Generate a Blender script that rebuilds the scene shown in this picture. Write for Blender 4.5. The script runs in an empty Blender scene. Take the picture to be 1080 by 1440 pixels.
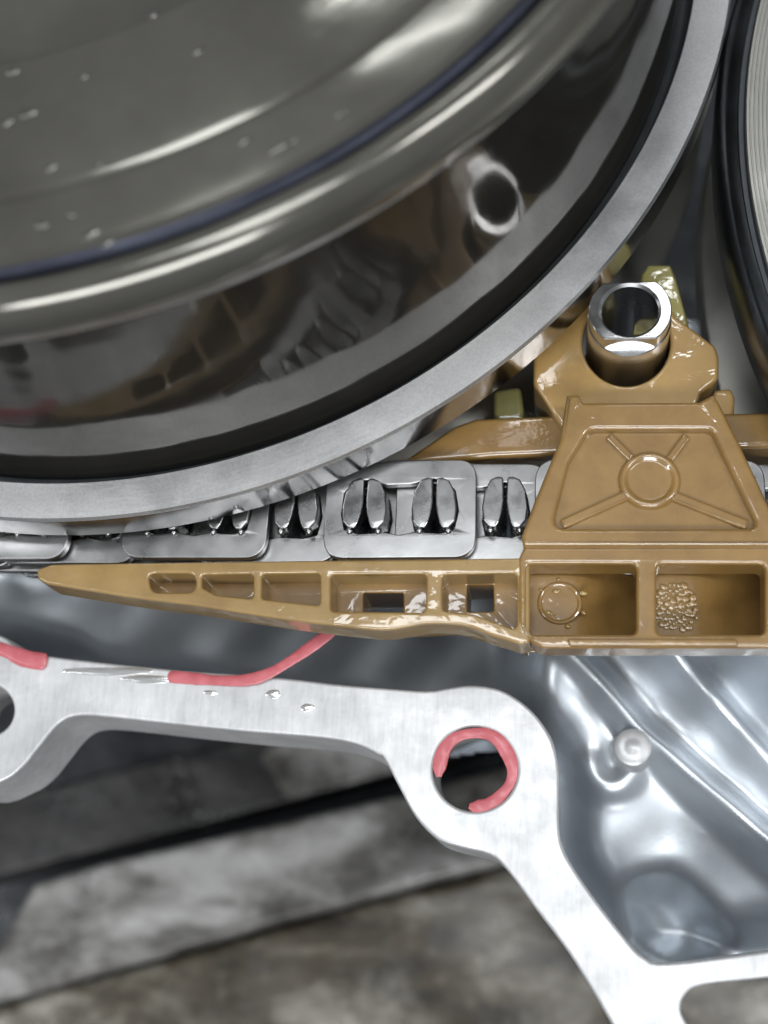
import bpy, bmesh, math, random
import numpy as np
from mathutils import Matrix, Vector
random.seed(4)
rng = np.random.default_rng(7)

# ------------------------------------------------------------------ camera, light, exposure
S = 1e-4                                   # drawing unit: 0.1 mm
FPX = 1740.0                               # focal length in pixels of the 1080 x 1440 photograph
NX, NY = 800.0, 1350.0                     # where straight-down vanishes in the photograph
_dn = np.array([(NX-540)/FPX, -(NY-720)/FPX, -1.0]); _dn /= np.linalg.norm(_dn)
_z = -_dn
_y = np.array([0, 1, 0]) - _z*_z[1]; _y /= np.linalg.norm(_y)
_x = np.cross(_y, _z)
CR = np.stack([_x, _y, _z])                # world = CR @ cam
CP = CR @ np.array([0, 0, FPX])
scene = bpy.context.scene
cd = bpy.data.cameras.new('camera'); cam = bpy.data.objects.new('camera', cd)
scene.collection.objects.link(cam); scene.camera = cam
M = Matrix([[*CR[0], CP[0]*S], [*CR[1], CP[1]*S], [*CR[2], CP[2]*S], [0, 0, 0, 1]])
cam.matrix_world = M
cd.sensor_fit = 'VERTICAL'; cd.sensor_height = 36; cd.sensor_width = 27
cd.lens = 36*FPX/1440
cd.clip_start = 0.005; cd.clip_end = 50
cd.dof.use_dof = True; cd.dof.focus_distance = FPX*S*1.005; cd.dof.aperture_fstop = 11

world = bpy.data.worlds.new('World'); scene.world = world; world.use_nodes = True
bg = world.node_tree.nodes['Background']
bg.inputs[0].default_value = (0.92, 0.96, 1.0, 1); bg.inputs[1].default_value = 0.13

def area_lamp(name, loc, target, sx, sy, power, color=(1, 1, 1), roll=0):
    ld = bpy.data.lights.new(name, 'AREA'); ld.shape = 'RECTANGLE'; ld.size = sx; ld.size_y = sy
    ld.energy = power; ld.color = color
    o = bpy.data.objects.new(name, ld); scene.collection.objects.link(o)
    d = Vector(target) - Vector(loc)
    o.location = loc
    o.rotation_euler = (d.to_track_quat('-Z', 'Y') @ Matrix.Rotation(roll, 3, 'Z').to_quaternion()).to_euler()
    return o
area_lamp('ceiling_panel_lamp', (0.02, 0.02, 1.30), (0, 0, 0), 0.70, 0.26, 5.0, (0.95, 0.98, 1))
area_lamp('ceiling_tube_lamp', (0.05, 0.80, 1.30), (0, 0, 0), 0.30, 0.06, 0.9, (0.95, 0.98, 1))
area_lamp('ceiling_tube_lamp', (-0.95, -0.25, 1.15), (0, 0, 0), 0.10, 0.6, 4.0, (0.95, 0.98, 1))
area_lamp('ceiling_tube_lamp', (0.88, -0.10, 1.30), (0, 0, 0), 0.16, 0.7, 6.5, (0.97, 0.98, 1))
area_lamp('window_panel_lamp', (0.05, -1.00, 1.05), (0, 0, 0), 0.9, 0.32, 12, (0.96, 0.98, 1))

scene.view_settings.view_transform = 'Standard'; scene.view_settings.look = 'None'
scene.view_settings.exposure = 0.26; scene.view_settings.gamma = 1
scene.render.engine = 'CYCLES'
scene.cycles.max_bounces = 10; scene.cycles.use_denoising = True

# ------------------------------------------------------------------ helpers
def W(px, py, z):
    """photograph pixel -> x, y on the level z (drawing units)"""
    d = CR @ np.array([px-540, -(py-720), -FPX]); t = (z-CP[2])/d[2]; p = CP + d*t
    return (p[0], p[1])
def Ws(pts, z): return [W(x, y, z) for x, y in pts]

class N:
    """tiny node tree builder"""
    def __init__(s, name):
        s.m = bpy.data.materials.new(name); s.m.use_nodes = True; s.t = s.m.node_tree
        s.b = s.t.nodes['Principled BSDF']
    def node(s, typ, **kw):
        n = s.t.nodes.new(typ)
        for k, v in kw.items():
            if k.startswith('i_'):
                key = k[2:]; key = int(key) if key.isdigit() else key.replace('_', ' ')
                n.inputs[key].default_value = v
            else: setattr(n, k, v)
        return n
    def link(s, a, b): s.t.links.new(a, b)
    def coord(s, scale=(1, 1, 1), rot=(0, 0, 0)):
        tc = s.node('ShaderNodeTexCoord'); mp = s.node('ShaderNodeMapping')
        mp.inputs['Scale'].default_value = scale; mp.inputs['Rotation'].default_value = rot
        s.link(tc.outputs['Object'], mp.inputs[0]); return mp.outputs[0]
    def noise(s, scale, detail=4, rough=0.55, vec=None, dist=0.0):
        n = s.node('ShaderNodeTexNoise', i_Scale=scale, i_Detail=detail, i_Roughness=rough, i_Distortion=dist)
        s.link(vec if vec is not None else s.coord(), n.inputs['Vector']); return n.outputs['Fac']
    def ramp(s, fac, stops):
        r = s.node('ShaderNodeValToRGB'); e = r.color_ramp.elements
        while len(e) < len(stops): e.new(0.5)
        for q, (p, c) in zip(e, stops):
            q.position = p; q.color = (*c, 1) if len(c) == 3 else c
        s.link(fac, r.inputs[0]); return r.outputs[0]
    def bump(s, h, strength, dist, prev=None):
        b = s.node('ShaderNodeBump', i_Strength=strength, i_Distance=dist)
        s.link(h, b.inputs['Height'])
        if prev is not None: s.link(prev, b.inputs['Normal'])
        return b.outputs[0]
    def set(s, **kw):
        for k, v in kw.items():
            i = s.b.inputs[k.replace('_', ' ')]
            if isinstance(v, bpy.types.NodeSocket): s.link(v, i)
            else: i.default_value = (*v, 1) if isinstance(v, tuple) and len(v) == 3 and i.type == 'RGBA' else v
        return s.m
def g(v): return (v, v, v)

def mat_plastic(name, c1, c2, sss=0.28):
    n = N(name)
    col = n.ramp(n.noise(130, 7, 0.65), [(0.3, c1), (0.7, c2)])
    mx = n.node('ShaderNodeMix', data_type='RGBA', blend_type='MULTIPLY'); mx.inputs[0].default_value = 1
    n.link(col, mx.inputs[6]); n.link(n.ramp(n.noise(55, 7, 0.7, dist=0.5), [(0.32, (0.88, 0.86, 0.83)), (0.6, g(1))]), mx.inputs[7]); col = mx.outputs[2]
    nb = n.bump(n.noise(2600, 2), 0.25, 2e-5)
    cb = n.bump(n.noise(190, 3, 0.5, dist=0.6), 0.32, 4e-4)
    cb = n.bump(n.noise(700, 2), 0.12, 1e-4, cb)
    m = n.set(Base_Color=col, Roughness=0.38, Normal=nb, Coat_Weight=1.0, Coat_Roughness=0.045, Coat_IOR=1.6,
              Coat_Normal=cb, Subsurface_Weight=sss, Subsurface_Scale=0.0012, Subsurface_Radius=(1.0, 0.55, 0.2))
    return m
def mat_metal(name, c1, c2, r1, r2, scale=120, wave=0, wave_scale=60, grain=0, grain_scale=4000, stretch=(1, 1, 1), coat=0, metal=1.0, speck=0, edge=1.0, turn=0):
    n = N(name)
    v = n.coord(stretch)
    f = n.noise(scale, 5, 0.6, v)
    col = n.ramp(f, [(0.3, c1), (0.72, c2)])
    if speck:
        mx = n.node('ShaderNodeMix', data_type='RGBA', blend_type='MULTIPLY'); mx.inputs[0].default_value = 1
        n.link(col, mx.inputs[6]); n.link(n.ramp(n.noise(2600, 3, 0.7, v), [(0.36, g(1-speck)), (0.62, g(1))]), mx.inputs[7]); col = mx.outputs[2]
    ro = n.ramp(n.noise(scale*1.7, 4, 0.6, v), [(0.3, g(r1)), (0.72, g(r2))])
    nb = None
    if wave: nb = n.bump(n.noise(wave_scale, 2, 0.4), wave, 1e-3)
    if turn:
        tc = n.node('ShaderNodeTexCoord'); vm = n.node('ShaderNodeVectorMath', operation='SUBTRACT'); vm.inputs[1].default_value = (-470*S, 947*S, 0)
        n.link(tc.outputs['Object'], vm.inputs[0])
        v2 = n.node('ShaderNodeVectorMath', operation='MULTIPLY'); v2.inputs[1].default_value = (1, 1, 0); n.link(vm.outputs[0], v2.inputs[0])
        v3 = n.node('ShaderNodeVectorMath', operation='LENGTH'); n.link(v2.outputs[0], v3.inputs[0])
        nz = n.node('ShaderNodeTexNoise', noise_dimensions='1D', i_Scale=1800.0, i_Detail=3.0); n.link(v3.outputs['Value'], nz.inputs['W'])
        nb = n.bump(nz.outputs['Fac'], turn, 3e-5, nb)
    if grain: nb = n.bump(n.noise(grain_scale, 2, 0.5, v), grain, 3e-5, nb)
    kw = dict(Base_Color=col, Roughness=ro, Metallic=metal)
    if nb is not None: kw['Normal'] = nb
    if edge < 1: kw['Specular_Tint'] = g(edge)
    if coat: kw.update(Coat_Weight=coat, Coat_Roughness=0.04, Coat_IOR=1.47)
    return n.set(**kw)

AMBER = mat_plastic('amber_nylon', (0.215, 0.122, 0.034), (0.315, 0.190, 0.060))
AMBER_PALE = mat_plastic('amber_nylon_pale', (0.30, 0.185, 0.060), (0.41, 0.262, 0.093))
AMBER_RAIL = mat_plastic('amber_nylon_rail', (0.265, 0.168, 0.056), (0.37, 0.245, 0.092))
OLIVE_DARK = mat_plastic('olive_nylon_dark', (0.10, 0.095, 0.03), (0.15, 0.14, 0.05))
GREEN_LIT = mat_plastic('green_lit_nylon', (0.27, 0.24, 0.07), (0.36, 0.32, 0.11))  # tab only: greenish cast of the light put into the nylon colour
RING = mat_metal('satin_ground_steel', g(0.76), g(0.86), 0.38, 0.48, 90, grain=0.3, grain_scale=2600, speck=0.14, turn=0.25)
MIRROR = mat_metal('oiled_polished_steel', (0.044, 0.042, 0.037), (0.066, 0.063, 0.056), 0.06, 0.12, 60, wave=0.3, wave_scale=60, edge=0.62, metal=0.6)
DRUM = mat_metal('oiled_drum_steel', (0.10, 0.096, 0.083), (0.15, 0.145, 0.128), 0.08, 0.18, 40, wave=0.13, wave_scale=85, metal=0.5, turn=0.3)
RIMWALL = mat_metal('ground_rim_edge_steel', g(0.42), g(0.6), 0.1, 0.2, 90, wave=0.08, wave_scale=140)
DARKRIM = mat_metal('oiled_dark_steel', (0.10, 0.115, 0.125), (0.17, 0.18, 0.19), 0.26, 0.4, 60)
GROOVE = mat_metal('shaded_groove_steel', (0.07,0.078,0.085), (0.11,0.118,0.125), 0.4, 0.55, 150, metal=0.6)  # shade inside the grooves is put into this dark base colour
DARKGROOVE = mat_metal('dark_lip_groove', (0.02, 0.022, 0.030), (0.035, 0.038, 0.05), 0.35, 0.5, 150)  # near-black bluish tone for the groove inside the drum lip
SHEAVE = mat_metal('turned_steel', (0.36, 0.36, 0.33), (0.48, 0.47, 0.43), 0.32, 0.45, 70, metal=0.8)
PLATE = mat_metal('stamped_link_steel', g(0.36), g(0.50), 0.26, 0.38, 160, wave=0.10, wave_scale=110, grain=0.2, grain_scale=1500)
PIN = mat_metal('rocker_pin_steel', g(0.30), g(0.38), 0.22, 0.34, 200, wave=0.05, wave_scale=150)
TUBE = mat_metal('turned_tube_steel', g(0.62), g(0.74), 0.16, 0.28, 120, grain=0.1)
FLOORM = mat_metal('cast_cavity_aluminium', (0.54, 0.58, 0.62), (0.68, 0.72, 0.76), 0.32, 0.46, 45, wave=0.06, wave_scale=60, grain=0.4, grain_scale=1500, coat=0.3, metal=0.72)
CAST = mat_metal('cast_wall_aluminium', (0.30, 0.32, 0.34), (0.42, 0.44, 0.46), 0.4, 0.55, 80, wave=0.25, wave_scale=300)

def mat_flange():
    n = N('milled_aluminium')
    f = n.noise(70, 6, 0.65)
    col = n.ramp(f, [(0.25, (0.42, 0.43, 0.44)), (0.72, (0.70, 0.705, 0.71))])
    mx = n.node('ShaderNodeMix', data_type='RGBA', blend_type='MULTIPLY'); mx.inputs[0].default_value = 1
    n.link(col, mx.inputs[6]); n.link(n.ramp(n.noise(1200, 4, 0.7, n.coord((1, 0.12, 1), (0, 0, 0.6))), [(0.35, g(0.88)), (0.6, g(1))]), mx.inputs[7]); col = mx.outputs[2]
    ro = n.ramp(n.noise(110, 5, 0.6), [(0.3, g(0.30)), (0.7, g(0.60))])
    nb = n.bump(n.noise(260, 3), 0.3, 3e-4)
    nb = n.bump(n.noise(2600, 3, 0.6, n.coord((1, 0.25, 1), (0, 0, 0.5))), 0.25, 4e-5, nb)
    return n.set(Base_Color=col, Roughness=ro, Metallic=0.4, Normal=nb)
FLANGE = mat_flange()
def mat_seal():
    n = N('red_sealant')
    col = n.ramp(n.noise(500, 4), [(0.3, (0.42, 0.085, 0.10)), (0.7, (0.53, 0.14, 0.16))])
    return n.set(Base_Color=col, Roughness=0.42, Coat_Weight=0.15, Normal=n.bump(n.noise(600, 3), 0.35, 2e-4),
                 Subsurface_Weight=0.2, Subsurface_Scale=0.0006)
SEAL = mat_seal()
def mat_plank(name, c1, c2, c3, r=0.5):
    n = N(name)
    v = n.coord((0.6, 1.5, 1), (0, 0, -0.27)); w = n.coord()
    col = n.ramp(n.noise(48, 6, 0.66, v, 0.3), [(0.34, c1), (0.5, c2), (0.66, c3)])
    mx = n.node('ShaderNodeMix', data_type='RGBA')
    n.link(n.ramp(n.noise(38, 6, 0.7, w), [(0.5, g(0)), (0.75, g(0.7))]), mx.inputs[0])
    n.link(col, mx.inputs[6]); mx.inputs[7].default_value = (*[q*1.25+0.01 for q in c3], 1)
    nb = n.bump(n.noise(80, 5, 0.65, w), 0.7, 2e-3)
    ro = n.ramp(n.noise(50, 4), [(0.35, g(r*0.45)), (0.6, g(r+0.25))])
    return n.set(Base_Color=mx.outputs[2], Roughness=ro, Normal=nb, Metallic=0.1, Coat_Weight=0.25, Coat_Roughness=0.15)
PLANK_A = mat_plank('oily_black_board', (0.004, 0.004, 0.005), (0.012, 0.011, 0.011), (0.035, 0.032, 0.03), 0.4)
PLANK_B = mat_plank('grey_dirty_board', (0.016, 0.014, 0.011), (0.085, 0.08, 0.073), (0.34, 0.335, 0.325))
PLANK_C = mat_plank('brown_dirty_board', (0.008, 0.006, 0.003), (0.06, 0.048, 0.03), (0.24, 0.225, 0.19))
GROUND = mat_plank('oily_ground', (0.010, 0.012, 0.016), (0.02, 0.024, 0.03), (0.04, 0.045, 0.05), 0.5)
def mat_oil():
    n = N('amber_oil')
    return n.set(Base_Color=(0.97, 0.94, 0.84), Roughness=0.02, Transmission_Weight=1.0, IOR=1.47,
                 Normal=n.bump(n.noise(400, 2), 0.3, 2e-4))
OIL = mat_oil()
def mat_wet(name, c, metal, scale, rough=0.1):
    n = N(name)
    return n.set(Base_Color=c, Roughness=rough, Metallic=metal, Coat_Weight=1.0, Coat_Roughness=0.02,
                 Normal=n.bump(n.noise(scale, 3), 0.6, 3e-4))
WET_AMBER = mat_wet('oil_on_amber', (0.27, 0.17, 0.045), 0.0, 300)
WET_METAL = mat_wet('oil_on_aluminium', (0.80, 0.81, 0.80), 0.8, 60, 0.18)

def finish(name, me, mat, parent=None, smooth=40, wn=False):
    me.name = name
    o = bpy.data.objects.new(name, me); scene.collection.objects.link(o)
    if mat is not None:
        me.materials.clear(); me.materials.append(mat)
    if smooth:
        me.polygons.foreach_set('use_smooth', [True]*len(me.polygons))
        me.set_sharp_from_angle(angle=math.radians(smooth))
    if wn:
        w = o.modifiers.new('wn', 'WEIGHTED_NORMAL'); w.keep_sharp = True; w.weight = 100
    if parent is not None:
        o.parent = parent
        loc = Vector(parent.location)
        q = parent.parent
        while q is not None: loc += Vector(q.location); q = q.parent
        if parent.type == 'EMPTY': o.matrix_parent_inverse = Matrix.Translation(-loc)
    return o
def tag(o, label=None, cat=None, group=None, kind=None):
    if label: o['label'] = label
    if cat: o['category'] = cat
    if group: o['group'] = group
    if kind: o['kind'] = kind
    return o
def empty(name, x, y, z):
    o = bpy.data.objects.new(name, None); scene.collection.objects.link(o)
    o.location = (x*S, y*S, z*S); o.empty_display_size = 0.01
    return o
def from_data(v, f):
    me = bpy.data.meshes.new('m'); me.from_pydata([(a*S, b*S, c*S) for a, b, c in v], [], f); me.update(); return me

def rnd(pts, r, n=6):
    """round the corners of a polygon; r a number or a list"""
    out = []; k = len(pts)
    for i in range(k):
        p0, p1, p2 = (np.array(pts[(i+j-1) % k], float) for j in range(3))
        ri = r[i] if isinstance(r, (list, tuple)) else r
        a = p0-p1; b = p2-p1; la = np.linalg.norm(a); lb = np.linalg.norm(b)
        if ri <= 0 or la < 1e-6 or lb < 1e-6: out.append(tuple(p1)); continue
        a /= la; b /= lb
        ang = math.acos(max(-1, min(1, float(a @ b))))
        t = min(ri/max(math.tan(ang/2), 1e-3), 0.48*la, 0.48*lb)
        for q in np.linspace(0, 1, n+1):
            p = p1 + a*t*(1-q)**2 + b*t*q**2
            out.append((float(p[0]), float(p[1])))
    return out
def smooth_line(pts, n=6, closed=False):
    """Catmull-Rom through points"""
    P = [np.array(p, float) for p in pts]; out = []; k = len(P)
    rng_ = range(k if closed else k-1)
    for i in rng_:
        p1, p2 = P[i], P[(i+1) % k]
        p0 = P[i-1] if (i > 0 or closed) else p1
        p3 = P[(i+2) % k] if (i+2 < k or closed) else p2
        for t in np.arange(n)/n:
            out.append(tuple(0.5*((2*p1)+(-p0+p2)*t+(2*p0-5*p1+4*p2-p3)*t*t+(-p0+3*p1-3*p2+p3)*t**3)))
    if not closed: out.append(tuple(P[-1]))
    return out
def circle(cx, cy, r, n=48): return [(cx+r*math.cos(2*math.pi*i/n), cy+r*math.sin(2*math.pi*i/n)) for i in range(n)]

def plate_mesh(outline, z0, z1, holes=(), bev=3, res=3):
    """flat solid with bevelled edges from world-xy loops (drawing units)"""
    cu = bpy.data.curves.new('c', 'CURVE'); cu.dimensions = '2D'; cu.fill_mode = 'BOTH'
    for lp in (outline, *holes):
        sp = cu.splines.new('POLY'); sp.points.add(len(lp)-1); sp.use_cyclic_u = True
        for p, q in zip(sp.points, lp): p.co = (q[0], q[1], 0, 1)
    bev = min(bev, (z1-z0)/2-0.01)
    cu.extrude = (z1-z0)/2-bev; cu.bevel_depth = bev; cu.bevel_resolution = res; cu.offset = -bev
    o = bpy.data.objects.new('c', cu)
    me = bpy.data.meshes.new_from_object(o)
    bpy.data.objects.remove(o); bpy.data.curves.remove(cu)
    bm = bmesh.new(); bm.from_mesh(me)
    bmesh.ops.remove_doubles(bm, verts=bm.verts, dist=0.02)
    bmesh.ops.recalc_face_normals(bm, faces=bm.faces)
    for v in bm.verts: v.co = Vector((v.co.x*S, v.co.y*S, (v.co.z+(z0+z1)/2)*S))
    bm.to_mesh(me); bm.free()
    return me
def plate(name, px, z0, z1, mat, parent=None, holes=(), bev=3, res=3):
    return finish(name, plate_mesh(Ws(px, z1), z0, z1, [Ws(h, z1) for h in holes], bev, res), mat, parent, 50, True)

def lathe(name, prof, cx, cy, mat, parent=None, n=256, smooth=30, a0=0, a1=2*math.pi):
    full = abs(a1-a0-2*math.pi) < 1e-6
    m = n if full else n+1
    v = []; f = []
    for r, z in prof:
        for i in range(m):
            a = a0+(a1-a0)*i/n; v.append((cx+r*math.cos(a), cy+r*math.sin(a), z))
    for j in range(len(prof)-1):
        for i in range(n):
            k = (i+1) % m
            f.append((j*m+i, j*m+k, (j+1)*m+k, (j+1)*m+i))
    return finish(name, from_data(v, f), mat, parent, smooth)
def tube(name, pts, rad, mat, parent=None, n=10, flat=1.0):
    P = [np.array(p, float) for p in pts]; v = []; f = []
    for i, p in enumerate(P):
        t = P[min(i+1, len(P)-1)]-P[max(i-1, 0)]; t /= np.linalg.norm(t)
        side = np.cross(t, [0, 0, 1]); side /= np.linalg.norm(side); up = np.cross(side, t)
        r = rad[i] if isinstance(rad, (list, tuple, np.ndarray)) else rad
        for k in range(n):
            a = 2*math.pi*k/n; q = p+side*r*math.cos(a)+up*r*flat*math.sin(a); v.append(tuple(q))
    for i in range(len(P)-1):
        for k in range(n):
            f.append((i*n+k, i*n+(k+1) % n, (i+1)*n+(k+1) % n, (i+1)*n+k))
    f.append(tuple(range(n))[::-1]); f.append(tuple((len(P)-1)*n+k for k in range(n)))
    return finish(name, from_data(v, f), mat, parent, 60)
def blob(name, x, y, z, rx, ry, rz, mat, parent=None, jitter=0.0, n=16, m=6):
    """dome lying on level z"""
    v = [(x, y, z+rz)]; f = []
    ph = [random.uniform(0, 6.28) for _ in range(3)]
    for j in range(1, m+1):
        a = math.pi/2*j/m
        for i in range(n):
            b = 2*math.pi*i/n
            k = 1+jitter*(math.sin(2*b+ph[0])+0.6*math.sin(3*b+ph[1])+0.4*math.sin(5*b+ph[2]))
            v.append((x+rx*k*math.sin(a)*math.cos(b), y+ry*k*math.sin(a)*math.sin(b), z+rz*math.cos(a)))
    for i in range(n): f.append((0, 1+i, 1+(i+1) % n))
    for j in range(m-1):
        for i in range(n):
            p = 1+j*n+i; q = 1+j*n+(i+1) % n
            f.append((p, p+n, q+n, q))
    f.append(tuple(1+(m-1)*n+i for i in range(n))[::-1])
    return finish(name, from_data(v, f), mat, parent, 70)

# ------------------------------------------------------------------ bench below
ground = finish('ground', from_data([(-20000, -20000, -2000), (20000, -20000, -2000), (20000, 20000, -2000), (-20000, 20000, -2000)], [(0, 1, 2, 3)]), GROUND, None, 0)
tag(ground, kind='structure')
bench = empty('workbench', *W(300, 1300, -1300), -1700); tag(bench, kind='structure')
def plank(px, z0, z1, mat, bev=14):
    me = plate_mesh(Ws(px, z1), z0, z1, (), bev, 3)
    o = finish('plank', me, mat, bench, 50, True)
    return o
plank(rnd([(-160, 1160), (330, 1040), (900, 905), (900, 985), (540, 1093), (140, 1198), (-160, 1272)], 8), -1580, -1420, PLANK_A)
plank(rnd([(45, 1243), (150, 1212), (560, 1118), (960, 1010), (960, 1150), (715, 1213), (540, 1258), (0, 1408), (-60, 1424), (-10, 1340)], 14), -1550, -1330, PLANK_B, 20)
plank(rnd([(-120, 1446), (0, 1414), (540, 1264), (720, 1218), (1200, 1090), (1200, 1700), (-120, 1700)], 10), -1500, -1360, PLANK_C, 26)

pm = plate_mesh(Ws(rnd([(362, 1062), (400, 1040), (520, 1030), (556, 1052), (562, 1082), (470, 1108), (402, 1122), (385, 1090)], 12), -1416), -1424, -1414, (), 4, 2)
finish('pale_patch', pm, PLANK_B, bench, 50, True)  # thin irregular grey patch, paler than the board under it

# ------------------------------------------------------------------ transmission case
ZF = -150
case = empty('transmission_case', *W(786, 1200, ZF), -600)
tag(case, 'open cast aluminium gearbox case with bright milled flange and bolt bosses', 'gearbox case')
outer = [(-200, 870), (-60, 882), (0, 893), (22, 908), (60, 921), (240, 941), (380, 951), (480, 962), (540, 967), (600, 971), (635, 966), (665, 963),
         (705, 970), (740, 992), (765, 1020), (780, 1050), (786, 1090), (786, 1160), (795, 1200), (830, 1255), (880, 1320),
         (905, 1345), (940, 1354), (1080, 1337), (1200, 1322)]
inner = [(1200, 1360), (1080, 1375), (990, 1385), (965, 1398), (958, 1420), (970, 1445), (1000, 1490), (1200, 1520), (1200, 1640), (975, 1640),
         (860, 1440), (840, 1405), (800, 1340), (755, 1280), (715, 1225), (690, 1202), (650, 1192), (615, 1180), (585, 1150), (560, 1105),
         (540, 1067), (530, 1060), (500, 1046), (450, 1037), (350, 1029), (250, 1019), (150, 1008), (105, 1007), (80, 1020), (55, 1050), (30, 1080),
         (0, 1100), (-60, 1115), (-200, 1080)]
flange_px = smooth_line(outer, 4)+smooth_line(inner, 4)
plate('flange', flange_px, ZF-130, ZF, FLANGE, case, holes=[circle(668, 1081, 60, 56), circle(-17, 998, 36, 40)], bev=5)
# thin cast wall under the flange
wall_px = [(x, y+8) for x, y in smooth_line(outer, 3)]+[(x, y-8) for x, y in smooth_line([(1200, 1340), (960, 1372), (905, 1395), (860, 1385), (800, 1300), (745, 1225), (735, 1170), (735, 1090), (700, 1012), (660, 1010), (600, 1030), (480, 1018), (300, 996), (100, 980), (40, 950), (-200, 940)], 3)]
plate('case_wall', wall_px, ZF-420, ZF-120, CAST, case, bev=4)

# cavity floor: one cast surface
def seg_dist(X, Y, line):
    D = np.full(X.shape, 1e9); L = np.array(line, float)
    for a, b in zip(L[:-1], L[1:]):
        d = b-a; t = np.clip(((X-a[0])*d[0]+(Y-a[1])*d[1])/(d@d), 0, 1)
        D = np.minimum(D, np.hypot(X-a[0]-t*d[0], Y-a[1]-t*d[1]))
    return D
def inside(X, Y, poly):
    c = np.zeros(X.shape, bool); k = len(poly)
    for i in range(k):
        x1, y1 = poly[i]; x2, y2 = poly[(i+1) % k]
        if y1 == y2: continue
        m = ((y1 > Y) != (y2 > Y)) & (X < (x2-x1)*(Y-y1)/(y2-y1)+x1)
        c ^= m
    return c
def sst(x, a, b): t = np.clip((x-a)/(b-a), 0, 1); return t*t*(3-2*t)
ZB = -400
edge_w = Ws(smooth_line([(x, y) for x, y in outer], 3), ZF)
xs = np.arange(-1000, 1000, 5.0); ys = np.arange(-760, 900, 5.0)
X, Y = np.meshgrid(xs, ys)
dE = seg_dist(X, Y, edge_w)
Z = np.full(X.shape, -470.0)
leftness = 1-sst(X, 120, 240)
Z += leftness*(-60+0.5*np.clip(dE-30, 0, 260))                         # trough along the left flange edge, shelf above it
Z += (1-leftness)*60*sst(dE, 10, 60)
Z += leftness*0.22*np.clip(80-X, 0, 760)*sst(dE, 0, 60)
def lw(pts): return np.array(Ws(pts, ZB))
r1 = lw([(770, 890), (845, 968), (893, 1030), (980, 1105), (1090, 1200), (1250, 1340)])
d1 = seg_dist(X, Y, r1); Z += 120*np.exp(-(d1/13.0)**2)
s1 = None
r2 = lw([(860, 870), (905, 935), (1000, 1040), (1100, 1135), (1300, 1330)])
def side(line):                                                   # signed distance to the right of a polyline
    D = seg_dist(X, Y, line); a, b = line[0], line[-1]
    sgn = np.sign((b[0]-a[0])*(Y-a[1])-(b[1]-a[1])*(X-a[0])); return D*sgn
s1 = side(r1); Z += (1-leftness)*np.where(s1 < 0, 0.24*(Y-W(900, 1150, ZB)[1]), 0)*sst(-s1, 0, 30)
s2 = side(r2); Z += 110*sst(s2, -22, 44)
r3 = lw([(950, 860), (1000, 938), (1100, 1050), (1300, 1250)])
s3 = side(r3); Z -= 120*np.exp(-((s3)/30.0)**2); Z += 60*sst(s3, 15, 60)
rec = lw([(862, 1245), (905, 1222), (950, 1216), (1000, 1255), (1060, 1330), (1030, 1345), (930, 1352), (885, 1330)])
ins = inside(X, Y, [tuple(p) for p in rec]); dr = seg_dist(X, Y, np.vstack([rec, rec[:1]]))
Z -= 120*np.where(ins, sst(dr, 0, 48), 0)
bx, by = W(858, 1075, ZB); rb = np.hypot(X-bx, Y-by); Z += 45*np.exp(-((rb-38)/9.0)**2)*(Y < by+10)
Z += -900*sst(Y, 0, 260)
Z += 5*np.sin(X/41+Y/67)+3*np.sin(X/23-Y/31)
def blur(A, k):
    for ax in (0, 1):
        pad = [(0, 0), (0, 0)]; pad[ax] = (k, k); B = np.cumsum(np.pad(A, pad, mode='edge'), axis=ax)
        n_ = A.shape[ax]
        hi = np.take(B, np.arange(2*k, 2*k+n_), axis=ax); lo = np.take(B, np.maximum(np.arange(-1, n_-1), 0), axis=ax)
        lo = np.where((np.arange(n_) == 0).reshape((-1, 1) if ax == 0 else (1, -1)), 0, lo)
        A = (hi-lo)/(2*k+1)
    return A
for _ in range(3): Z = blur(Z, 2)
# keep only the inside of the case
poly = [tuple(p) for p in edge_w]+[(1400, -700), (1400, 2000), (-1400, 2000)]
keep = inside(X, Y, poly) | (dE < 40)
wall = np.clip((12-dE)/12, 0, 1)*inside(X, Y, poly)
idx = -np.ones(X.shape, int); idx[keep] = np.arange(keep.sum())
vv = np.stack([X[keep], Y[keep], Z[keep]], 1)
ff = []
k4 = keep[:-1, :-1] & keep[1:, :-1] & keep[:-1, 1:] & keep[1:, 1:]
for j, i in zip(*np.nonzero(k4)): ff.append((idx[j, i], idx[j, i+1], idx[j+1, i+1], idx[j+1, i]))
finish('cavity_floor', from_data([tuple(v) for v in vv], [tuple(int(q) for q in f) for f in ff]), FLOORM, case, 180)
px_, py_ = W(890, 1050, -330)
lathe('post', [(40, -520), (33, -365), (31, -342), (28, -334), (20, -330), (15, -331), (9, -328), (0.5, -327)], px_, py_, FLANGE, case, 40, 40)
# sealant
def bead(px, z, r, flat=0.24):
    pts = smooth_line(px, 6)
    zz = np.interp(np.linspace(0, 1, len(pts)), np.linspace(0, 1, len(z)), z)
    P = [(*W(p[0], p[1], q), q) for p, q in zip(pts, zz)]
    rr = np.array([r*(1+0.12*math.sin(i*0.4)+random.uniform(-.05, .05)) for i in range(len(P))])
    rr[0] *= 0.6; rr[-1] *= 0.6
    return tube('sealant_bead', P, rr, SEAL, case, 12, flat)
b = bead([(-120, 893), (-40, 905), (5, 914), (35, 926), (66, 931)], [ZF+3]*5, 12)
b['label'] = 'short red sealant bead at the left end of the flange'
b = bead([(236, 951), (270, 954), (310, 957), (348, 956), (380, 946), (412, 927), (445, 904), (475, 882), (500, 866)], [ZF+2, ZF+2, ZF+3, ZF+5, ZF+8, ZF+12, ZF+16, ZF+20, ZF+22], 8.5)
b['label'] = 'red sealant strand peeling off the flange towards the plastic guide'
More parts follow.
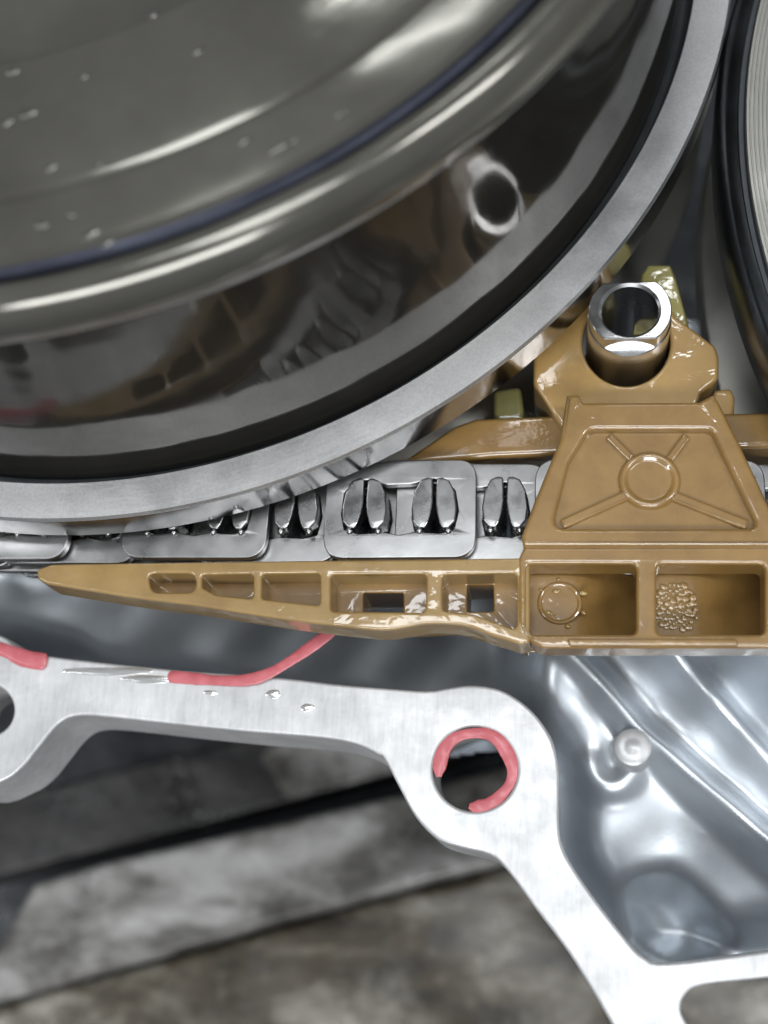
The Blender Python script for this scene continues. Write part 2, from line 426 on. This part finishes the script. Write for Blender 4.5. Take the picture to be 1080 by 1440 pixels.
cx, cy = W(668, 1081, ZF); c2 = W(728, 1081, ZF); rh = c2[0]-cx
P = []; rr = []
for i in range(65):
    a = math.radians(-98+292*i/64); q = rh-8+1.2*math.sin(i*0.4)
    P.append((cx+q*math.cos(a), cy+q*math.sin(a), ZF-4+0.8*math.sin(i*0.6)))
    rr.append((8.8+1.6*math.sin(i*0.23+1)+random.uniform(-0.25, 0.25))*min(1, 0.4+0.2*min(i, 64-i)))
b = tube('sealant_ring', P, rr, SEAL, case, 14, 0.25); b['label'] = 'red sealant ring squeezed out round the bolt hole'
for x, y, a, c in [(296, 974, 9, 3), (384, 976, 10, 5), (432, 995, 8, 5), (150, 944, 62, 5), (205, 955, 34, 5)]:
    wx, wy = W(x, y, ZF); blob('oil_glint_drop', wx, wy, ZF-0.5, a*1.3, c*1.3, 1.5, WET_METAL, case, 0.1, 28)

# ------------------------------------------------------------------ drive pulley (upper left)
AX, AY = -470.0, 947.0
pul = empty('drive_pulley', AX, AY, -320)
tag(pul, 'large oily steel drum pulley with satin grey rim filling the upper left', 'pulley')
lathe('rim_edge', [(700, -62), (978, -8), (981.2, -5), (981.2, 54.5)], AX, AY, RIMWALL, pul, 360, 30)
lathe('rim', [(981, 53), (981, 54), (978, 60), (926, 60.3), (924.5, 58)], AX, AY, RING, pul, 360, 14)
lathe('groove', [(924.8, 58.4), (923, 52), (920, 24), (914, 16), (910, 16), (905, 22)], AX, AY, GROOVE, pul, 300, 60)
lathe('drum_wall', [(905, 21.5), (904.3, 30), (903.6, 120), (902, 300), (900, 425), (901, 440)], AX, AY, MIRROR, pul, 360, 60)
lathe('drum_lip', [(900.5, 439), (906, 444), (918, 455), (925, 472), (926, 490), (921, 507), (910, 520), (896, 526), (884, 524), (877, 514)], AX, AY, DRUM, pul, 320, 60)
lathe('drum_groove', [(877.5, 515), (872, 509), (864, 509), (857, 518)], AX, AY, DARKGROOVE, pul, 300, 60)
lathe('drum_face', [(858, 517), (852, 524), (820, 530), (790, 532), (786, 538), (778, 541), (640, 545), (612, 546), (606, 540), (600, 528), (590, 524), (420, 520), (400, 560), (200, 560)], AX, AY, DRUM, pul, 320, 35)
DRUM_GLINT = mat_wet('drum_glint_gloss', (0.10, 0.096, 0.085), 0.5, 200)  # gloss of the small domes added to give glints on the drum face
DF = [(858, 517), (852, 524), (820, 530), (790, 532), (786, 538), (778, 541), (640, 545), (612, 546), (606, 540), (600, 528), (590, 524), (420, 520)]
for x, y, a, c in [(18, 100, 16, 7), (38, 158, 24, 9), (10, 172, 14, 8), (120, 108, 9, 5), (72, 236, 14, 6), (140, 231, 9, 4), (58, 316, 15, 7), (128, 329, 22, 7), (152, 342, 16, 6), (280, 72, 12, 6), (345, 198, 16, 5), (398, 206, 26, 6), (215, 20, 14, 8), (100, 303, 10, 4), (480, 160, 14, 4)]:
    z_ = 530.0
    for _ in range(4):
        wx, wy = W(x, y, z_); z_ = float(np.interp(math.hypot(wx-AX, wy-AY), [q[0] for q in DF[::-1]], [q[1] for q in DF[::-1]]))
    o = blob('oil_glint_drop', 0, 0, 0, a*0.62, c*0.62, 2.4, DRUM_GLINT, pul, 0.18, 22)
    o.location = (wx*S, wy*S, (z_-0.4)*S); o.rotation_euler = (0, 0, math.atan2(wy-AY, wx-AX)+math.pi/2)
lathe('far_sheave', [(400, -340), (960, -320), (970, -310), (970, -280), (960, -274), (400, -170)], AX, AY, SHEAVE, pul, 200, 30)
lathe('shaft', [(400, -342), (400, 0), (390, 570), (40, 575)], AX, AY, GROOVE, pul, 120, 30)

# ------------------------------------------------------------------ second pulley (right edge)
BX, BY = 1552.0, 527.0
p2 = empty('driven_pulley', BX, BY, -300)
tag(p2, 'steel pulley with fine turned rings cropped by the right edge', 'pulley')
prof = [(900, -60), (1074, -25), (1082, -15), (1084, 20), (1082, 45), (1077, 62), (1071, 70)]
lathe('rim', prof, BX, BY, DARKRIM, p2, 300, 60)
lathe('rim_band', [(1071.5, 69.5), (1068, 74), (1056, 78), (1054, 76)], BX, BY, DARKRIM, p2, 300, 50)
lathe('rim_groove', [(1054.5, 76.5), (1052, 68), (1046, 68), (1044, 78)], BX, BY, GROOVE, p2, 300, 50)
prof = [(1044.5, 77.5)]
r = 1043.0
while r > 780:
    prof += [(r, 81.2), (r-3.4, 81.4), (r-4.6, 80.5), (r-5.6, 80.6)]; r -= 6.0
lathe('far_sheave', [(500, -330), (1070, -320), (1078, -310), (1078, -285), (1070, -276), (500, -170)], BX, BY, SHEAVE, p2, 240, 30)
lathe('turned_face', prof+[(400, 90), (100, 92)], BX, BY, SHEAVE, p2, 300, 20)

# ------------------------------------------------------------------ chain
chain = empty('drive_chain', *W(560, 715, -130), -130)
tag(chain, 'grey steel plate-link chain with paired rocker pins passing behind the plastic guide', 'chain')
ZC = -30; PITCH = 97.8
def to_w(px, py): return np.array(W(px, py, ZC))
ox, oy = to_w(513, 713); u = to_w(611, 712)-to_w(513, 713); u = u/np.linalg.norm(u); vperp = np.array([-u[1], u[0]])
kx = np.linalg.norm(to_w(611, 712)-to_w(513, 713))/98.0; ky = np.linalg.norm(to_w(513, 650)-to_w(513, 780))/130.0
def cl(px, py): return (px*kx, -py*ky)            # pixels relative to a pin centre -> chain frame
def loop(pts, r=0, n=5): return rnd([cl(*p) for p in pts], r, n)
pl_out = loop([(-57, -66), (22, -65), (40, -67.5), (85, -67), (156, -66), (156, 70), (-57, 70)], [36, 4, 4, 4, 30, 34, 34], 8)
pl_win = loop([(-33, 8), (-30, -22), (-16, -38), (6, -40), (30, -32), (65, -33), (95, -40), (112, -38), (126, -22), (131, 6), (125, 32), (106, 36), (70, 34), (50, 38), (28, 34), (-8, 36), (-28, 30)], 6)
plate_me = plate_mesh(pl_out, -7, 7, [pl_win], 1.8, 2)
half = loop([(-2, -38), (-1.6, -6), (-4, 10), (-8, 24), (-12, 31), (-22, 30), (-29.5, 21), (-31.5, 4), (-28, -20), (-20, -35), (-10, -39.5)], 4)
pin_me = plate_mesh(half, -120, 14, (), 2.4, 2)
half2 = [(-x, y) for x, y in half][::-1]
pin2_me = plate_mesh(half2, -120, 13, (), 2.4, 2)
dot_me = blob('retaining_dot', 0, 0, 0, 6, 6, 6, PIN, None, 0.1, 10, 4); dm = dot_me.data; bpy.data.objects.remove(dot_me)
rot = math.atan2(u[1], u[0])
first = {}
def put(me, name, px, z, mat, tilt=0.0, dy=0.0):
    if name in first and first[name].users and me.materials: pass
    if not me.materials:
        me.name = name; me.materials.append(mat)
        me.polygons.foreach_set('use_smooth', [True]*len(me.polygons)); me.set_sharp_from_angle(angle=math.radians(50))
    o = bpy.data.objects.new(name, me); scene.collection.objects.link(o)
    p = np.array([ox, oy])+u*px*kx+vperp*dy
    o.parent = chain
    o.matrix_parent_inverse = Matrix.Translation(-Vector(chain.location))
    o.location = (p[0]*S, p[1]*S, z*S); o.rotation_euler = (0, 0, rot+tilt)
    w = o.modifiers.new('wn', 'WEIGHTED_NORMAL'); w.keep_sharp = True
    return o
for layer in range(5):
    for k in range(-3, 3):
        x = k*3*PITCH+layer*PITCH
        if x < -850 or x > 560: continue
        put(plate_me, 'link_plate', x, ZC-8-layer*20.5, PLATE, random.uniform(-0.006, 0.006), random.uniform(-1.2, 1.2))
for k in range(-8, 6):
    put(pin_me, 'rocker_pin', k*PITCH, ZC-8, PIN, random.uniform(-0.03, 0.03)); put(pin2_me, 'rocker_pin', k*PITCH, ZC-8, PIN, random.uniform(-0.03, 0.03))
    for s in (-1, 1):
        q = put(dm, 'retaining_dot', k*PITCH+s*20, ZC-2, PIN, 0, -33*ky)

# ------------------------------------------------------------------ chain guide
gd = empty('chain_guide', *W(830, 850, -200), -200)
tag(gd, 'amber plastic chain guide with tapered ribbed rail, pocketed block and collar', 'chain guide')
rail_out = rnd([(54, 816), (50, 801), (72, 793), (200, 791), (420, 788), (610, 786), (745, 784), (745, 903)], [5, 9, 9, 0, 0, 0, 0, 0]) + \
    smooth_line([(731, 906), (714, 900), (690, 893), (665, 883), (640, 878), (600, 877), (570, 882), (540, 886), (500, 883), (400, 871), (270, 851), (190, 841), (66, 821)], 4)
pockets = [rnd([(207, 806), (275, 806), (275, 833), (213, 833)], 13),
           rnd([(284, 808), (356, 807), (356, 842), (303, 836), (284, 826)], 6),
           rnd([(368, 807), (450, 806), (450, 851), (368, 842)], 6),
           rnd([(465, 808), (600, 807), (598, 861), (465, 859)], 7),
           rnd([(622, 808), (727, 806), (727, 886), (700, 876), (665, 863), (622, 859)], 8)]
rail = plate('rail', rail_out, -62, -2, AMBER_RAIL, gd, pockets, bev=4, res=4)
rf_out = rnd([(60, 802), (200, 795), (610, 790), (742, 788), (742, 905), (690, 888), (640, 874), (560, 878), (500, 878), (270, 847), (62, 815)], 3)
plate('rail_floor', rf_out, -130, -50, AMBER, rail, [rnd([(511, 834), (567, 834), (567, 866), (511, 866)], 3), rnd([(657, 822), (694, 822), (694, 860), (657, 860)], 3)], bev=3)
block_out = rnd([(742, 758), (1110, 758), (1110, 911), (752, 911), (729, 876), (729, 785)], [0, 0, 26, 36, 20, 20])
bl = plate('block', block_out, -50, 0, AMBER, gd, [rnd([(741, 793), (895, 793), (895, 892), (741, 892)], 10), rnd([(923, 793), (1076, 793), (1076, 892), (923, 892)], 10)], bev=5)
plate('block_floor', rnd([(735, 770), (1105, 770), (1105, 897), (758, 897), (735, 880)], 8), -140, -47, AMBER, bl,
      [rnd([(738, 786), (900, 786), (900, 892), (738, 892)], 2), rnd([(919, 786), (1080, 786), (1080, 892), (919, 892)], 2)], bev=4)
for xa, xb, xc in ((737, 812, 912), (918, 978, 1092)):
    st = [(xa, -56), (xb-20, -56.5)]+[(xb-20+(xc-xb+20)*t, -57-72*(t*t*(3-2*t))) for t in (0.1, 0.2, 0.3, 0.4, 0.5, 0.6, 0.7, 0.8, 0.9, 1.0)]
    v = []; f = []
    for x, z in st: v += [(*W(x, 782, z), z), (*W(x, 894, z), z)]
    for i in range(len(st)-1): f.append((2*i, 2*i+1, 2*i+3, 2*i+2))
    finish('pocket_floor', from_data(v, f), AMBER, bl, 180)
plate('block_back', rnd([(738, 773), (1102, 773), (1102, 892), (760, 892), (738, 878)], 8), -156, -138, AMBER, bl, bev=3)
plate('lip', rnd([(797, 898), (1036, 898), (1040, 908), (800, 908)], 5), -10, 4, AMBER, bl, bev=3)
# bridge over the chain
bridge_out = rnd([(797, 554), (815, 554), (820, 565), (984, 564), (1004, 553), (1012, 566), (1040, 622), (1080, 706), (1110, 768), (735, 768), (733, 752), (753, 700), (787, 617)], [3, 3, 4, 5, 3, 4, 20, 20, 4, 6, 8, 20, 20])
inner_tr = rnd([(828, 604), (1000, 604), (1066, 742), (776, 742), (800, 650)], [22, 12, 10, 16, 20])
br = plate('bridge', bridge_out, -26, 12, AMBER, gd, [inner_tr], bev=7, res=4)
plate('bridge_panel', rnd([(812, 590), (1008, 590), (1078, 754), (756, 754)], 8), -25, -1, AMBER, br, bev=2)
bcx, bcy = W(914, 672, 12); e = W(952, 672, 12)[0]-bcx
lathe('boss', [(e+7, -4), (e+5.5, 3), (e+3, 6), (e, 7), (e-3, 6), (e-6, 3.2), (e-7.5, 2.6), (e-9, 2.6), (0.3, 2.6)], bcx, bcy, AMBER, br, 72, 50)
def rib(p, q, w0, w1):
    a = np.array(p, float); b_ = np.array(q, float); d = (b_-a)/np.linalg.norm(b_-a); nn = np.array([-d[1], d[0]])
    plate('rib', rnd([tuple(a+nn*w0), tuple(b_+nn*w1), tuple(b_-nn*w1), tuple(a-nn*w0)], 2), -4, 6, AMBER, br, bev=3.5)
rib((888, 644), (856, 612), 6, 6); rib((942, 645), (966, 612), 6, 6); rib((882, 695), (790, 737), 7, 7); rib((946, 696), (1052, 738), 7, 7)
# collar, tabs, upper rail
col_out = rnd([(750, 497), (764, 478), (815, 428), (840, 402), (930, 400), (950, 444), (1006, 486), (1011, 500), (1011, 532), (985, 552), (970, 590), (790, 600), (768, 566), (750, 540)], [8, 8, 6, 14, 14, 8, 8, 8, 12, 6, 0, 0, 8, 10])
plate('collar', col_out, -150, -40, AMBER_PALE, gd, [circle(881, 480, 62, 64)], bev=6, res=4)
plate('tab', rnd([(890, 470), (902, 386), (911, 372), (943, 372), (951, 392), (972, 470)], [0, 4, 5, 5, 4, 0]), -160, -70, GREEN_LIT, gd, bev=5)
up_out = rnd([(560, 652), (604, 622), (640, 598), (668, 588), (790, 583), (900, 582), (1120, 578), (1120, 627), (1000, 630), (790, 638), (700, 642), (600, 650)], [6, 12, 16, 12, 0, 0, 0, 0, 0, 0, 0, 8])
plate('upper_rail', up_out, -190, -62, AMBER, gd, bev=8, res=4)
plate('nub', rnd([(694, 548), (733, 542), (738, 592), (694, 592)], 9), -170, -75, OLIVE_DARK, gd, bev=8)
plate('nub', rnd([(1003, 548), (1028, 545), (1034, 558), (1032, 590), (1003, 590)], 8), -150, -66, AMBER_PALE, gd, bev=6)
# oil lying in the pockets
ZP = -55.8
x0, y0 = W(787, 848, ZP)
m1 = lathe('mould_mark', [(31, 0+ZP-0.5), (29.5, ZP+1.8), (27.5, ZP+2.4), (25.5, ZP+1.6), (24, ZP+0.3), (0.3, ZP+0.6)], x0, y0, AMBER, gd, 56, 25)
for i in range(12):
    a = random.uniform(0, 6.28); r_ = random.uniform(1.5, 3.8); q = random.uniform(14, 36)
    blob('oil_bubble', x0+q*math.cos(a), y0+q*math.sin(a), ZP, r_*random.uniform(1, 1.8), r_, r_*0.7, WET_AMBER, m1, 0.1, 12, 5)
x0, y0 = W(957, 853, ZP)
spots = []
o1 = None
for i in range(900):
    bx_ = x0-4+random.uniform(-30, 27); by_ = y0+random.uniform(-33, 32); r_ = random.uniform(2.0, 6.0)
    if ((bx_-x0+5)/31)**2+((by_-y0)/34)**2 < 1 and all(math.hypot(bx_-u_, by_-v_) > 0.72*(r_+w_) for u_, v_, w_ in spots):
        spots.append((bx_, by_, r_))
        blob('oil_bubble', bx_, by_, ZP, r_*random.uniform(0.9, 1.3), r_, r_*0.3, AMBER, gd, 0.12, 12, 5)

# ------------------------------------------------------------------ steel pipe
tx, ty = W(886, 436, 40); ro = (W(946, 436, 40)[0]-W(826, 436, 40)[0])/2; ri = ro*0.67; fl = ro*0.76
seg = 96; rings = []
def loopc(fn, z): return [(tx+fn(2*math.pi*i/seg)[0], ty+fn(2*math.pi*i/seg)[1], z) for i in range(seg)]
def clipc(rr_, ff_): return lambda a: (rr_*math.cos(a), max(-ff_, min(ff_, rr_*math.sin(a))))
def rc(rr_): return lambda a: (rr_*math.cos(a), rr_*math.sin(a))
L = [loopc(rc(ro), -300), loopc(rc(ro), 13), loopc(rc(ro-1.5), 14.5), loopc(clipc(ro-1.5, fl+0.5), 14.6), loopc(clipc(ro-1.5, fl), 16), loopc(clipc(ro-1.5, fl), 38.5), loopc(clipc(ro-3, fl-1.5), 40),
     loopc(rc(ri+4), 40), loopc(rc(ri), 36), loopc(rc(ri), -300)]
v = [p for l in L for p in l]; f = []
for j in range(len(L)-1):
    for i in range(seg):
        k = (i+1) % seg; f.append((j*seg+i, j*seg+k, (j+1)*seg+k, (j+1)*seg+i))
pipe = finish('steel_pipe', from_data(v, f), TUBE, None, 30)
tag(pipe, 'bright steel pipe end with two flats standing in the amber collar', 'pipe')
